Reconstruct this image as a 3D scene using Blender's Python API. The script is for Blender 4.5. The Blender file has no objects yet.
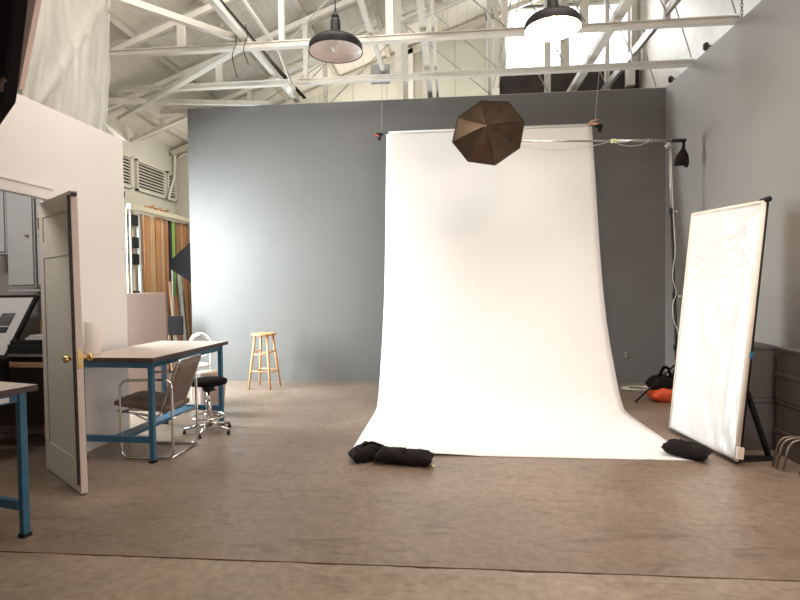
import bpy, math, random
from mathutils import Vector, Matrix, noise
random.seed(7)
C = bpy.context.scene.collection
S = bpy.context.scene

# ------------------------------------------------------------------ camera
def Rcam(yaw, pitch, roll):
    cy, sy, cp, sp, cr, sr = math.cos(yaw), math.sin(yaw), math.cos(pitch), math.sin(pitch), math.cos(roll), math.sin(roll)
    W = Matrix(((1,0,0),(0,0,-1),(0,1,0)))
    Ry = Matrix(((cy,0,-sy),(0,1,0),(sy,0,cy)))
    Rp = Matrix(((1,0,0),(0,cp,-sp),(0,sp,cp)))
    Rr = Matrix(((cr,-sr,0),(sr,cr,0),(0,0,1)))
    return Rr @ Rp @ Ry @ W
M = Rcam(-0.0926276, 0.0282956, -0.012044)          # world -> (right, down, forward)
cam_d = bpy.data.cameras.new('camera'); cam = bpy.data.objects.new('camera', cam_d); C.objects.link(cam)
right, down, fwd = Vector(M[0]), Vector(M[1]), Vector(M[2])
rot = Matrix((right, -down, -fwd)).transposed()
cam.matrix_world = Matrix.Translation((0, 0, 1.4)) @ rot.to_4x4()
cam_d.sensor_width = 36; cam_d.lens = 36 * 530 / 800
cam_d.clip_start = 0.05; cam_d.clip_end = 200
S.camera = cam

# ------------------------------------------------------------------ world, lights, exposure
w = bpy.data.worlds.new('world'); S.world = w; w.use_nodes = True
bg = w.node_tree.nodes['Background']; bg.inputs[0].default_value = (0.88, 0.94, 1.0, 1); bg.inputs[1].default_value = 4.0
S.view_settings.view_transform = 'Standard'; S.view_settings.look = 'None'
S.view_settings.gamma = 1; S.view_settings.use_curve_mapping = False
S.view_settings.exposure = 0.17

def area(name, loc, target, sx, sy, power, col, spread=180):
    d = bpy.data.lights.new(name, 'AREA'); d.shape = 'RECTANGLE'; d.size = sx; d.size_y = sy
    d.energy = power; d.color = col; d.spread = math.radians(spread)
    o = bpy.data.objects.new(name, d); C.objects.link(o); o.location = loc
    o.rotation_euler = (Vector(target) - Vector(loc)).to_track_quat('-Z', 'Y').to_euler()
    return o
area('assumed_overhead_key', (1.2, 2.9, 5.0), (1.1, 5.2, 0.0), 3.8, 2.6, 66, (1.0, 0.89, 0.79), 105)  # assumed overhead source inferred from the softbox shadow; the roof has no skylight
area('front_fill', (2.5, 0.6, 1.6), (-2.0, 4.6, 1.5), 1.8, 1.5, 58, (1.0, 0.88, 0.79))  # unseen fill added to light the partition from the right
area('assumed_side_daylight', (-4.85, 6.15, 1.6), (-1.6, 7.5, 0.45), 1.6, 2.3, 390, (0.84, 0.96, 1.0), 150)  # assumed daylight from the left, lamp hidden behind the partition; no door modelled
area('roof_fill', (-1.3, 3.7, 4.7), (-4.0, 7.0, 4.0), 2.0, 1.0, 75, (1.0, 0.95, 0.87))  # added fill for roof, trusses and plastic sheet; the roof has no opening
area('rear_bay_fill', (-3.4, 8.3, 3.55), (-4.8, 8.5, 2.2), 0.8, 0.8, 18, (1.0, 0.93, 0.82))  # lamp hidden behind the back wall, added to brighten lumber and louvres
area('rear_wall_wash', (-0.8, 8.25, 3.6), (-0.8, 9.3, 5.0), 3.2, 0.4, 23, (1.0, 0.95, 0.85), 110)  # unseen lamp added to lift the end wall
area('window_daylight', (2.0, 9.7, 5.7), (2.9, 7.0, 4.6), 2.1, 1.1, 40, (1.0, 0.99, 0.96))
area('office_fill', (-3.75, 2.7, 2.6), (-3.5, 4.2, 1.3), 0.5, 0.3, 16, (1.0, 0.95, 0.90))  # unseen fill added to lighten the cabinets and the door face

# ------------------------------------------------------------------ materials
def mat(name, col, rough=0.6, metal=0.0, var=0.0, scale=8.0, bump=0.0, bscale=40.0, spec=None, alpha=None, trans=None, emis=None, sheen=None, stretch=None):
    m = bpy.data.materials.new(name); m.use_nodes = True
    nt = m.node_tree; b = nt.nodes['Principled BSDF']
    b.inputs['Base Color'].default_value = (*col, 1); b.inputs['Roughness'].default_value = rough
    b.inputs['Metallic'].default_value = metal
    if spec is not None: b.inputs['Specular IOR Level'].default_value = spec
    if alpha is not None: b.inputs['Alpha'].default_value = alpha
    if trans is not None: b.inputs['Transmission Weight'].default_value = trans
    if emis: b.inputs['Emission Color'].default_value = (*emis[0], 1); b.inputs['Emission Strength'].default_value = emis[1]
    if sheen: b.inputs['Sheen Weight'].default_value = sheen
    tc = nt.nodes.new('ShaderNodeTexCoord'); mp = nt.nodes.new('ShaderNodeMapping')
    nt.links.new(tc.outputs['Object'], mp.inputs[0])
    if stretch: mp.inputs['Scale'].default_value = stretch
    n = nt.nodes.new('ShaderNodeTexNoise'); n.inputs['Scale'].default_value = scale; n.inputs['Detail'].default_value = 6
    nt.links.new(mp.outputs[0], n.inputs['Vector'])
    r = nt.nodes.new('ShaderNodeValToRGB'); r.color_ramp.elements[0].position = 0.3; r.color_ramp.elements[1].position = 0.7
    v = max(var, 0.015)
    r.color_ramp.elements[0].color = (*[c * (1 - v) for c in col], 1)
    r.color_ramp.elements[1].color = (*[min(1, c * (1 + v)) for c in col], 1)
    nt.links.new(n.outputs['Fac'], r.inputs[0]); nt.links.new(r.outputs[0], b.inputs['Base Color'])
    if bump:
        n2 = nt.nodes.new('ShaderNodeTexNoise'); n2.inputs['Scale'].default_value = bscale; n2.inputs['Detail'].default_value = 4
        nt.links.new(mp.outputs[0], n2.inputs['Vector'])
        bp = nt.nodes.new('ShaderNodeBump'); bp.inputs['Strength'].default_value = bump; bp.inputs['Distance'].default_value = 0.01
        nt.links.new(n2.outputs['Fac'], bp.inputs['Height']); nt.links.new(bp.outputs[0], b.inputs['Normal'])
    return m

def wood(name, c1, c2, scale=(30, 30, 1.5), rough=0.5):
    m = bpy.data.materials.new(name); m.use_nodes = True; nt = m.node_tree; b = nt.nodes['Principled BSDF']
    b.inputs['Roughness'].default_value = rough
    tc = nt.nodes.new('ShaderNodeTexCoord'); mp = nt.nodes.new('ShaderNodeMapping'); mp.inputs['Scale'].default_value = scale
    n = nt.nodes.new('ShaderNodeTexNoise'); n.inputs['Scale'].default_value = 1.5; n.inputs['Detail'].default_value = 8; n.inputs['Distortion'].default_value = 0.6
    r = nt.nodes.new('ShaderNodeValToRGB'); r.color_ramp.elements[0].position = 0.35; r.color_ramp.elements[1].position = 0.65
    r.color_ramp.elements[0].color = (*c1, 1); r.color_ramp.elements[1].color = (*c2, 1)
    L = nt.links.new
    L(tc.outputs['Object'], mp.inputs[0]); L(mp.outputs[0], n.inputs['Vector']); L(n.outputs['Fac'], r.inputs[0]); L(r.outputs[0], b.inputs['Base Color'])
    return m

def floor_mat(name, base, light):
    m = bpy.data.materials.new(name); m.use_nodes = True; nt = m.node_tree; b = nt.nodes['Principled BSDF']
    L = nt.links.new; tc = nt.nodes.new('ShaderNodeTexCoord')
    def nz(scale, det, st=(1,1,1), dist=0):
        mp = nt.nodes.new('ShaderNodeMapping'); mp.inputs['Scale'].default_value = st; L(tc.outputs['Object'], mp.inputs[0])
        n = nt.nodes.new('ShaderNodeTexNoise'); n.inputs['Scale'].default_value = scale; n.inputs['Detail'].default_value = det
        n.inputs['Distortion'].default_value = dist; L(mp.outputs[0], n.inputs['Vector']); return n
    big = nz(0.9, 5, (1,1,1), 0.5); r = nt.nodes.new('ShaderNodeValToRGB')
    r.color_ramp.elements[0].position = 0.35; r.color_ramp.elements[1].position = 0.68
    r.color_ramp.elements[0].color = (*base, 1); r.color_ramp.elements[1].color = (*light, 1)
    L(big.outputs['Fac'], r.inputs[0])
    # fine mottling
    fine = nz(22, 8); rf = nt.nodes.new('ShaderNodeValToRGB')
    rf.color_ramp.elements[0].position = 0.3; rf.color_ramp.elements[1].position = 0.7
    rf.color_ramp.elements[0].color = (0.80, 0.80, 0.80, 1); rf.color_ramp.elements[1].color = (1.14, 1.14, 1.14, 1)
    L(fine.outputs['Fac'], rf.inputs[0])
    mx = nt.nodes.new('ShaderNodeMix'); mx.data_type = 'RGBA'; mx.blend_type = 'MULTIPLY'; mx.inputs[0].default_value = 1
    L(r.outputs[0], mx.inputs[6]); L(rf.outputs[0], mx.inputs[7])
    # scratchy darker scuffs, elongated
    sc = nz(3.2, 10, (1.0, 3.4, 1), 1.2); rs = nt.nodes.new('ShaderNodeValToRGB')
    rs.color_ramp.elements[0].position = 0.56; rs.color_ramp.elements[1].position = 0.66
    rs.color_ramp.elements[0].color = (1, 1, 1, 1); rs.color_ramp.elements[1].color = (0.78, 0.75, 0.72, 1)
    L(sc.outputs['Fac'], rs.inputs[0])
    mx2 = nt.nodes.new('ShaderNodeMix'); mx2.data_type = 'RGBA'; mx2.blend_type = 'MULTIPLY'; mx2.inputs[0].default_value = 1
    L(mx.outputs[2], mx2.inputs[6]); L(rs.outputs[0], mx2.inputs[7])
    # small pale paint specks
    vo = nz(60, 1); rv = nt.nodes.new('ShaderNodeValToRGB')
    rv.color_ramp.elements[0].position = 0.79; rv.color_ramp.elements[1].position = 0.82
    rv.color_ramp.elements[0].color = (0, 0, 0, 1); rv.color_ramp.elements[1].color = (1, 1, 1, 1)
    L(vo.outputs['Fac'], rv.inputs[0])
    mx3 = nt.nodes.new('ShaderNodeMix'); mx3.data_type = 'RGBA'; mx3.inputs[7].default_value = (0.45, 0.42, 0.4, 1)
    L(rv.outputs[0], mx3.inputs[0]); L(mx2.outputs[2], mx3.inputs[6]); L(mx3.outputs[2], b.inputs['Base Color'])
    rr = nt.nodes.new('ShaderNodeMapRange'); rr.inputs[3].default_value = 0.28; rr.inputs[4].default_value = 0.46
    L(big.outputs['Fac'], rr.inputs[0]); L(rr.outputs[0], b.inputs['Roughness'])
    b.inputs['Specular IOR Level'].default_value = 0.6
    bp = nt.nodes.new('ShaderNodeBump'); bp.inputs['Strength'].default_value = 0.25; bp.inputs['Distance'].default_value = 0.004
    L(fine.outputs['Fac'], bp.inputs['Height']); L(bp.outputs[0], b.inputs['Normal'])
    return m

def board_mat(name, col, width=0.16):
    m = bpy.data.materials.new(name); m.use_nodes = True; nt = m.node_tree; b = nt.nodes['Principled BSDF']; L = nt.links.new
    b.inputs['Roughness'].default_value = 0.7
    tc = nt.nodes.new('ShaderNodeTexCoord'); sp = nt.nodes.new('ShaderNodeSeparateXYZ'); L(tc.outputs['Object'], sp.inputs[0])
    mt = nt.nodes.new('ShaderNodeMath'); mt.operation = 'MODULO'; mt.inputs[1].default_value = width
    ad = nt.nodes.new('ShaderNodeMath'); ad.inputs[1].default_value = 20; L(sp.outputs['X'], ad.inputs[0]); L(ad.outputs[0], mt.inputs[0])
    gt = nt.nodes.new('ShaderNodeMath'); gt.operation = 'GREATER_THAN'; gt.inputs[1].default_value = width * 0.06; L(mt.outputs[0], gt.inputs[0])
    n = nt.nodes.new('ShaderNodeTexNoise'); n.inputs['Scale'].default_value = 2.5; n.inputs['Detail'].default_value = 5
    L(tc.outputs['Object'], n.inputs['Vector'])
    r = nt.nodes.new('ShaderNodeValToRGB'); r.color_ramp.elements[0].color = (*[c * .88 for c in col], 1); r.color_ramp.elements[1].color = (*col, 1)
    L(n.outputs['Fac'], r.inputs[0])
    mx = nt.nodes.new('ShaderNodeMix'); mx.data_type = 'RGBA'; mx.inputs[6].default_value = (*[c * .78 for c in col], 1)
    L(gt.outputs[0], mx.inputs[0]); L(r.outputs[0], mx.inputs[7]); L(mx.outputs[2], b.inputs['Base Color'])
    return m

m_floor = floor_mat('sealed_concrete', (0.225, 0.163, 0.121), (0.30, 0.222, 0.168))
m_floor2 = floor_mat('bare_concrete', (0.31, 0.235, 0.175), (0.39, 0.30, 0.23))
m_gap = mat('dark_joint', (0.05, 0.035, 0.028), 0.9)
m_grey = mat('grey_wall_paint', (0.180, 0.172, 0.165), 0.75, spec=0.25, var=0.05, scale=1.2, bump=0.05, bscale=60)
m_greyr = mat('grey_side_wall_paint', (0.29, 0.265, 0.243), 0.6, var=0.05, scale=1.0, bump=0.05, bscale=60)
m_white = mat('white_wall_paint', (0.84, 0.785, 0.755), 0.6, var=0.02, scale=1.5, bump=0.03)
m_offwhite = mat('offwhite_paint', (0.66, 0.63, 0.56), 0.6, var=0.05, scale=3)
m_beam = mat('white_beam_paint', (0.74, 0.71, 0.65), 0.5, var=0.06, scale=6, bump=0.1)
m_beam2 = mat('cream_roof_timber_paint', (0.55, 0.51, 0.44), 0.6, var=0.1, scale=6, bump=0.1)
m_roof = board_mat('painted_roof_boards', (0.80, 0.76, 0.68))
m_endwall = board_mat('painted_wall_boards', (0.64, 0.62, 0.54), 0.6)
m_office = mat('office_paint', (0.42, 0.39, 0.38), 0.7, var=0.03)
m_paper = mat('seamless_paper', (0.89, 0.86, 0.845), 0.75, var=0.01, scale=0.8, spec=0.2)
m_black = mat('black_fabric', (0.007, 0.006, 0.0065), 0.95, spec=0.1, var=0.3, scale=30, bump=0.2, bscale=200, sheen=0.02)
m_bag = mat('sandbag_nylon', (0.013, 0.0095, 0.009), 0.8, spec=0.2, var=0.3, scale=12, bump=0.4, bscale=60)
m_blackp = mat('black_plastic', (0.012, 0.012, 0.0125), 0.5, spec=0.3, var=0.1)
m_blackm = mat('black_enamel', (0.012, 0.012, 0.013), 0.45, spec=0.25, var=0.1)
m_chrome = mat('chrome', (0.72, 0.69, 0.66), 0.18, 1.0)
m_steel = mat('brushed_steel', (0.55, 0.53, 0.52), 0.35, 1.0, var=0.05)
m_blue = mat('blue_steel_paint', (0.035, 0.13, 0.22), 0.4, var=0.12, scale=10)
m_top = mat('cream_laminate', (0.62, 0.52, 0.46), 0.35, var=0.03)
m_shadesteel = mat('shaded_steel', (0.22, 0.18, 0.15), 0.4, 0.8, var=0.1)  # steel darkened to carry the shade the bent tubes lie in
m_edge = mat('dark_edge_banding', (0.06, 0.035, 0.03), 0.45, var=0.1)
m_brownp = mat('brown_vinyl', (0.17, 0.12, 0.10), 0.5, var=0.12, scale=8, bump=0.15, bscale=90)
m_stool = wood('honey_wood', (0.58, 0.30, 0.12), (0.72, 0.42, 0.2))
m_brass = mat('brass', (0.80, 0.55, 0.22), 0.22, 1.0)
m_doorp = mat('door_cream_paint', (0.60, 0.56, 0.49), 0.5, var=0.03)
m_doorlit = mat('warm_lit_door_edge', (0.72, 0.60, 0.54), 0.5, var=0.03)  # door paint with warm light from the right put into its colour
m_rubber = mat('black_weatherstrip', (0.03, 0.022, 0.02), 0.6, var=0.3, scale=20)
m_cab = mat('white_cabinet', (0.55, 0.56, 0.56), 0.4, var=0.02)
m_brown = mat('brown_cabinet_metal', (0.24, 0.155, 0.115), 0.5, var=0.03)
m_box = mat('grey_storage_board', (0.125, 0.105, 0.10), 0.6, var=0.06, scale=4)
m_box2 = mat('olive_grey_board', (0.15, 0.125, 0.105), 0.6, var=0.06, scale=4)
m_silver = mat('silver_white_fabric', (0.79, 0.78, 0.77), 0.42, 0.30, var=0.01)
m_elastic = mat('cream_edging_tape', (0.78, 0.68, 0.58), 0.7, var=0.05)
m_enamelin = mat('white_enamel_inside', (0.85, 0.76, 0.72), 0.45, var=0.02)
m_bronze = mat('black_satin_bronze_cloth', (0.11, 0.075, 0.05), 0.33, 0.9, var=0.2, scale=5)
m_diff = mat('white_diffusion_cloth', (0.9, 0.88, 0.84), 0.8)
m_diffp = mat('pinkish_diffusion_cloth', (0.78, 0.60, 0.54), 0.8)
m_orange = mat('orange_nylon', (0.75, 0.10, 0.03), 0.55, var=0.15, scale=15, bump=0.3)
m_dark = mat('dark_brown_panel', (0.035, 0.024, 0.022), 0.7, var=0.4, scale=3)
m_glow = mat('bulb_glass', (1, 0.9, 0.7), 0.4, emis=((1.0, 0.86, 0.66), 14))
m_bulb = mat('unlit_bulb_glass', (0.8, 0.75, 0.72), 0.25)
m_white_pl = mat('white_plastic', (0.80, 0.78, 0.76), 0.4)
m_beige = mat('beige_plastic', (0.62, 0.48, 0.38), 0.5, var=0.05)
m_pink = mat('pinkish_plastic', (0.66, 0.50, 0.45), 0.5, var=0.05)
m_paperw = mat('paper_towel', (0.84, 0.76, 0.72), 0.9, bump=0.4, bscale=120)
m_red = mat('red_plastic', (0.5, 0.05, 0.03), 0.4)
m_orangew = mat('orange_wood_clamp', (0.72, 0.32, 0.14), 0.5)
m_tape = mat('pale_yellow_tape', (0.75, 0.78, 0.42), 0.6)
m_cable = mat('cream_cable', (0.6, 0.56, 0.48), 0.5)
m_sign = mat('grey_junction_box', (0.30, 0.31, 0.31), 0.5)
m_wire = mat('thin_wire', (0.38, 0.36, 0.32), 0.5, 0.1)
m_tealtape = mat('teal_tape', (0.02, 0.16, 0.24), 0.5)
m_desk = wood('desk_wood', (0.28, 0.15, 0.08), (0.40, 0.24, 0.13), (2, 30, 30))
m_glass = mat('window_glass', (1, 1, 1), 0.02, trans=1.0, alpha=0.15)
woods = [wood('lumber_%s' % n, a, b) for n, a, b in (
    ('orange', (0.50, 0.23, 0.09), (0.62, 0.32, 0.14)), ('tan', (0.56, 0.34, 0.17), (0.68, 0.45, 0.25)),
    ('brown', (0.28, 0.14, 0.07), (0.40, 0.22, 0.11)), ('red', (0.42, 0.17, 0.08), (0.52, 0.24, 0.11)))]
m_green = mat('green_painted_board', (0.28, 0.55, 0.10), 0.5, var=0.05)
m_paleb = mat('pale_blue_white_board', (0.62, 0.68, 0.66), 0.5, var=0.05)
m_creamb = mat('cream_board', (0.66, 0.60, 0.46), 0.5, var=0.05)

def plastic_mat():
    m = bpy.data.materials.new('translucent_sheeting'); m.use_nodes = True; nt = m.node_tree; L = nt.links.new
    nt.nodes.clear(); out = nt.nodes.new('ShaderNodeOutputMaterial')
    d = nt.nodes.new('ShaderNodeBsdfDiffuse'); d.inputs[0].default_value = (0.93, 0.91, 0.85, 1)
    t = nt.nodes.new('ShaderNodeBsdfTranslucent'); t.inputs[0].default_value = (0.93, 0.91, 0.85, 1)
    g = nt.nodes.new('ShaderNodeBsdfGlossy'); g.inputs[1].default_value = 0.3
    tr = nt.nodes.new('ShaderNodeBsdfTransparent')
    a = nt.nodes.new('ShaderNodeMixShader'); a.inputs[0].default_value = 0.5; L(d.outputs[0], a.inputs[1]); L(t.outputs[0], a.inputs[2])
    b = nt.nodes.new('ShaderNodeMixShader'); b.inputs[0].default_value = 0.06; L(a.outputs[0], b.inputs[1]); L(g.outputs[0], b.inputs[2])
    n = nt.nodes.new('ShaderNodeTexNoise'); n.inputs['Scale'].default_value = 3; n.inputs['Detail'].default_value = 4
    mr = nt.nodes.new('ShaderNodeMapRange'); mr.inputs[1].default_value = 0.35; mr.inputs[2].default_value = 0.65
    mr.inputs[3].default_value = 0.05; mr.inputs[4].default_value = 0.22; L(n.outputs['Fac'], mr.inputs[0])
    c = nt.nodes.new('ShaderNodeMixShader'); L(mr.outputs[0], c.inputs[0]); L(b.outputs[0], c.inputs[1]); L(tr.outputs[0], c.inputs[2])
    L(c.outputs[0], out.inputs[0]); return m
m_sheet = plastic_mat()

# ------------------------------------------------------------------ mesh helpers (world coordinates in, local to the parent out)
class MB:
    def __init__(s): s.v = []; s.f = []; s.mi = []
    def add(s, vs, fs, mi=0):
        k = len(s.v); s.v += [Vector(p) for p in vs]; s.f += [[i + k for i in f] for f in fs]; s.mi += [mi] * len(fs); return s
    def box(s, a, b, mi=0, T=None):
        (x0,y0,z0),(x1,y1,z1) = a, b
        vs = [Vector(p) for p in ((x0,y0,z0),(x1,y0,z0),(x1,y1,z0),(x0,y1,z0),(x0,y0,z1),(x1,y0,z1),(x1,y1,z1),(x0,y1,z1))]
        if T: vs = [T @ p for p in vs]
        return s.add(vs, [(0,3,2,1),(4,5,6,7),(0,1,5,4),(1,2,6,5),(2,3,7,6),(3,0,4,7)], mi)
    def bar(s, p, q, wx, wz, up=(0,0,1), mi=0):
        p, q = Vector(p), Vector(q); d = (q - p).normalized(); u = Vector(up)
        if abs(d.dot(u)) > .98: u = Vector((0,1,0))
        r = d.cross(u).normalized() * wx / 2; u = r.cross(d).normalized() * wz / 2
        vs = [p-r-u, p+r-u, p+r+u, p-r+u, q-r-u, q+r-u, q+r+u, q-r+u]
        return s.add(vs, [(0,1,2,3),(7,6,5,4),(0,4,5,1),(1,5,6,2),(2,6,7,3),(3,7,4,0)], mi)
    def tube(s, path, r, n=10, closed=False, mi=0):
        P = [Vector(p) for p in path]; N = len(P); rings = []
        R = r if isinstance(r, (list, tuple)) else [r] * N
        prev = None
        for i in range(N):
            if closed: d = P[(i+1) % N] - P[i-1]
            else: d = P[min(i+1, N-1)] - P[max(i-1, 0)]
            d.normalize()
            if prev is None:
                u = Vector((0,0,1)) if abs(d.z) < .9 else Vector((1,0,0))
            else: u = prev
            u = (u - d * u.dot(d)).normalized(); prev = u; v = d.cross(u)
            rings.append([P[i] + (u * math.cos(2*math.pi*k/n) + v * math.sin(2*math.pi*k/n)) * R[i] for k in range(n)])
        vs = [p for g in rings for p in g]; fs = []
        for i in range(N if closed else N - 1):
            a, b = i * n, ((i+1) % N) * n
            for k in range(n): fs.append((a+k, a+(k+1) % n, b+(k+1) % n, b+k))
        if not closed: fs.append(tuple(range(n))[::-1]); fs.append(tuple((N-1)*n + k for k in range(n)))
        return s.add(vs, fs, mi)
    def lathe(s, prof, c, n=32, axis=(0,0,1), mi=0, caps=True):
        ax = Vector(axis).normalized(); u = Vector((1,0,0)) if abs(ax.x) < .9 else Vector((0,1,0))
        u = (u - ax * u.dot(ax)).normalized(); v = ax.cross(u); c = Vector(c)
        vs = []; fs = []
        for r, h in prof:
            for k in range(n):
                a = 2*math.pi*k/n; vs.append(c + ax*h + (u*math.cos(a) + v*math.sin(a))*max(r, 1e-4))
        for i in range(len(prof)-1):
            for k in range(n): fs.append((i*n+k, i*n+(k+1) % n, (i+1)*n+(k+1) % n, (i+1)*n+k))
        if caps: fs.append(tuple(range(n))[::-1]); fs.append(tuple((len(prof)-1)*n + k for k in range(n)))
        return s.add(vs, fs, mi)
    def build(s, name, m, parent=None, bevel=0, smooth=False, sub=0):
        me = bpy.data.meshes.new(name)
        off = Vector((0,0,0))
        if parent is not None:
            q = parent
            while q is not None: off = off + q.location; q = q.parent
        else:
            xs = [p.x for p in s.v]; ys = [p.y for p in s.v]; zs = [p.z for p in s.v]
            off = Vector(((min(xs)+max(xs))/2, (min(ys)+max(ys))/2, min(zs)))
        me.from_pydata([p - off for p in s.v], [], s.f)
        for mm in (m if isinstance(m, (list, tuple)) else [m]): me.materials.append(mm)
        for p, k in zip(me.polygons, s.mi): p.material_index = k; p.use_smooth = smooth
        me.update()
        o = bpy.data.objects.new(name, me); C.objects.link(o)
        if parent is not None: o.parent = parent
        else: o.location = off
        if bevel:
            b = o.modifiers.new('b', 'BEVEL'); b.width = bevel; b.segments = 2; b.limit_method = 'ANGLE'; b.angle_limit = math.radians(40)
        if sub:
            q = o.modifiers.new('s', 'SUBSURF'); q.levels = sub; q.render_levels = sub
        return o
def tag(o, label, cat, group=None):
    o['label'] = label; o['category'] = cat
    if group: o['group'] = group
    return o
def thing(name, loc, label, cat, group=None):
    o = bpy.data.objects.new(name, None); C.objects.link(o); o.location = loc; o.empty_display_size = .1
    return tag(o, label, cat, group)
def struct(o): o['kind'] = 'structure'; return o
def arc(c, r, a0, a1, n, ux, uy):
    c, ux, uy = Vector(c), Vector(ux), Vector(uy)
    return [c + ux*r*math.cos(a0+(a1-a0)*i/n) + uy*r*math.sin(a0+(a1-a0)*i/n) for i in range(n+1)]
def rounded(pts, r, n=5, closed=False):
    P = [Vector(p) for p in pts]; out = []; N = len(P)
    for i in range(N):
        if not closed and i in (0, N-1): out.append(P[i]); continue
        a, b, c = P[i-1], P[i], P[(i+1) % N]
        d1 = (a-b); d2 = (c-b); k = min(r, d1.length*.48, d2.length*.48)
        s0 = b + d1.normalized()*k; s1 = b + d2.normalized()*k
        for j in range(n+1):
            t = j/n; out.append(s0*(1-t)**2 + b*2*t*(1-t) + s1*t**2)
    return out
def sag(p, q, d, n=14):
    p, q = Vector(p), Vector(q)
    return [p.lerp(q, i/n) + Vector((0,0,-4*d*(i/n)*(1-i/n))) for i in range(n+1)]

# ================================================================== SETTING
RB = 7.62                                   # front face of the grey back wall
m = MB(); 
struct(MB().box((-8, 2.594, -.12), (6, 10.2, 0)).build('floor', m_floor))
# front slab with a slightly ragged joint edge
m = MB(); n = 420; top = []; 
for i in range(n+1):
    x = -8 + 14*i/n; top.append((x, 2.581 + 0.010*noise.noise(Vector((x*4, 0, 0))) + 0.007*noise.noise(Vector((x*17, 3, 0))) - 0.004*max(0, noise.noise(Vector((x*1.3, 5, 0))))))
vs = [(x, y, 0) for x, y in top] + [(x, y, -.12) for x, y in top] + [(6, -6, 0), (-8, -6, 0), (6, -6, -.12), (-8, -6, -.12)]
fs = [tuple(list(range(n, -1, -1)) + [2*n+3, 2*n+2])] + [(i, i+1, n+1+i+1, n+1+i) for i in range(n)]
m.add(vs, fs); struct(m.build('floor', m_floor2))
struct(MB().box((-8, 2.3, -.16), (6, 2.9, -.035)).build('floor_joint', m_gap))

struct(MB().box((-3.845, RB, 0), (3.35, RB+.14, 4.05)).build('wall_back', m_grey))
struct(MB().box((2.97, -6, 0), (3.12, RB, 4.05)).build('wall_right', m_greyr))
struct(MB().box((3.24, -6, 4.05), (3.36, 9.5, 7.2)).box((3.12, -6, 3.95), (3.36, RB, 4.05)).box((3.24, RB+.14, 0), (3.36, 9.5, 4.05)).build('wall_right_upper', m_beam))
# left partition with its door opening
pt = 2.82; px = -3.1; pe = 4.85; d0, d1, dz = 1.9, 3.87, 2.10
m = MB(); m.box((px-.055, d1, 0), (px, pe, pt)); m.box((px-.055, -3, 0), (px, d0, pt)); m.box((px-.055, d0, dz), (px, d1, pt))
struct(m.build('wall_left', m_white))
struct(MB().box((px, d0-.1, dz-.005), (px+.02, d1+.03, dz+.075)).box((px, d0-.1, dz+.075), (px+.03, d1+.03, dz+.095)).build('trim_1', m_white, bevel=.004))
# office behind the partition
struct(MB().box((-5.0, pe-.1, 0), (px-.055, pe, pt)).build('wall_office_back', m_office))
struct(MB().box((-5.0, -3, pt-.12), (px-.055, pe-.1, pt-.04)).build('ceiling_office', m_office))
# outer building
def rz(x): return 3.93 + .366*(x+5)
E = 9.37
struct(MB().box((-5.12, -6, 0), (-5, E+.12, 4.02)).build('wall_far_left', m_endwall))
struct(MB().box((-5.12, -6.12, 0), (3.36, -6, 7.0)).build('wall_front', m_white))
m = MB()
wx0, wx1, wz0, wz1 = .97, 3.1, 5.06, 6.15
def prism(mb, x0, x1, za, zb=None):            # end wall piece up to the roof slope (zb None) or to zb
    t0, t1 = (rz(x0), rz(x1)) if zb is None else (zb, zb)
    mb.add([(x0,E,za),(x1,E,za),(x1,E+.12,za),(x0,E+.12,za),(x0,E,t0),(x1,E,t1),(x1,E+.12,t1),(x0,E+.12,t0)],
           [(0,3,2,1),(4,5,6,7),(0,1,5,4),(1,2,6,5),(2,3,7,6),(3,0,4,7)])
prism(m, -5, wx0, 0); prism(m, wx0, wx1, 0, wz0); prism(m, wx0, wx1, wz1); prism(m, wx1, 3.24, 0)
struct(m.build('wall_end', m_endwall))
m = MB(); m.add([(-5.3,-6,rz(-5.3)),(3.4,-6,rz(3.4)),(3.4,E+.4,rz(3.4)),(-5.3,E+.4,rz(-5.3)),
                 (-5.3,-6,rz(-5.3)+.12),(3.4,-6,rz(3.4)+.12),(3.4,E+.4,rz(3.4)+.12),(-5.3,E+.4,rz(-5.3)+.12)],
                [(0,3,2,1),(4,5,6,7),(0,1,5,4),(1,2,6,5),(2,3,7,6),(3,0,4,7)])
struct(m.build('ceiling', m_roof))
# end window: frame, mullions, glass
wn = struct(MB().box((wx0, E+.03, wz0), (wx0+.05, E+.09, wz1)).box((wx1-.05, E+.03, wz0), (wx1, E+.09, wz1)).box((wx0, E+.03, wz0), (wx1, E+.09, wz0+.05)).box((wx0, E+.03, wz1-.05), (wx1, E+.09, wz1)).build('window_1', m_beam))
MB().box((2.05, E+.035, wz0+.05), (2.09, E+.085, wz1-.05)).build('mullion', m_beam, wn)
MB().box((wx0+.05, E+.055, wz0+.05), (wx1-.05, E+.061, wz1-.05)).build('pane', m_glass, wn)
struct(MB().box((2.97, E-.2, wz0-.4), (3.09, E-.02, rz(2.97)-.02)).build('trim_3', m_beam))
struct(MB().box((.66, E-.2, 0), (.88, E-.02, rz(.66)-.02)).build('trim_4', m_beam))
struct(MB().box((-.78, E-.2, 0), (-.58, E-.02, rz(-.78)-.02)).build('trim_5', m_beam))
o = MB().box((.9, E-.06, 4.3), (3.2, E-.005, 4.98)).build('dark_panel', m_dark)
tag(o, 'long dark brown panel on the end wall under the bright window', 'panel')

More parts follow.
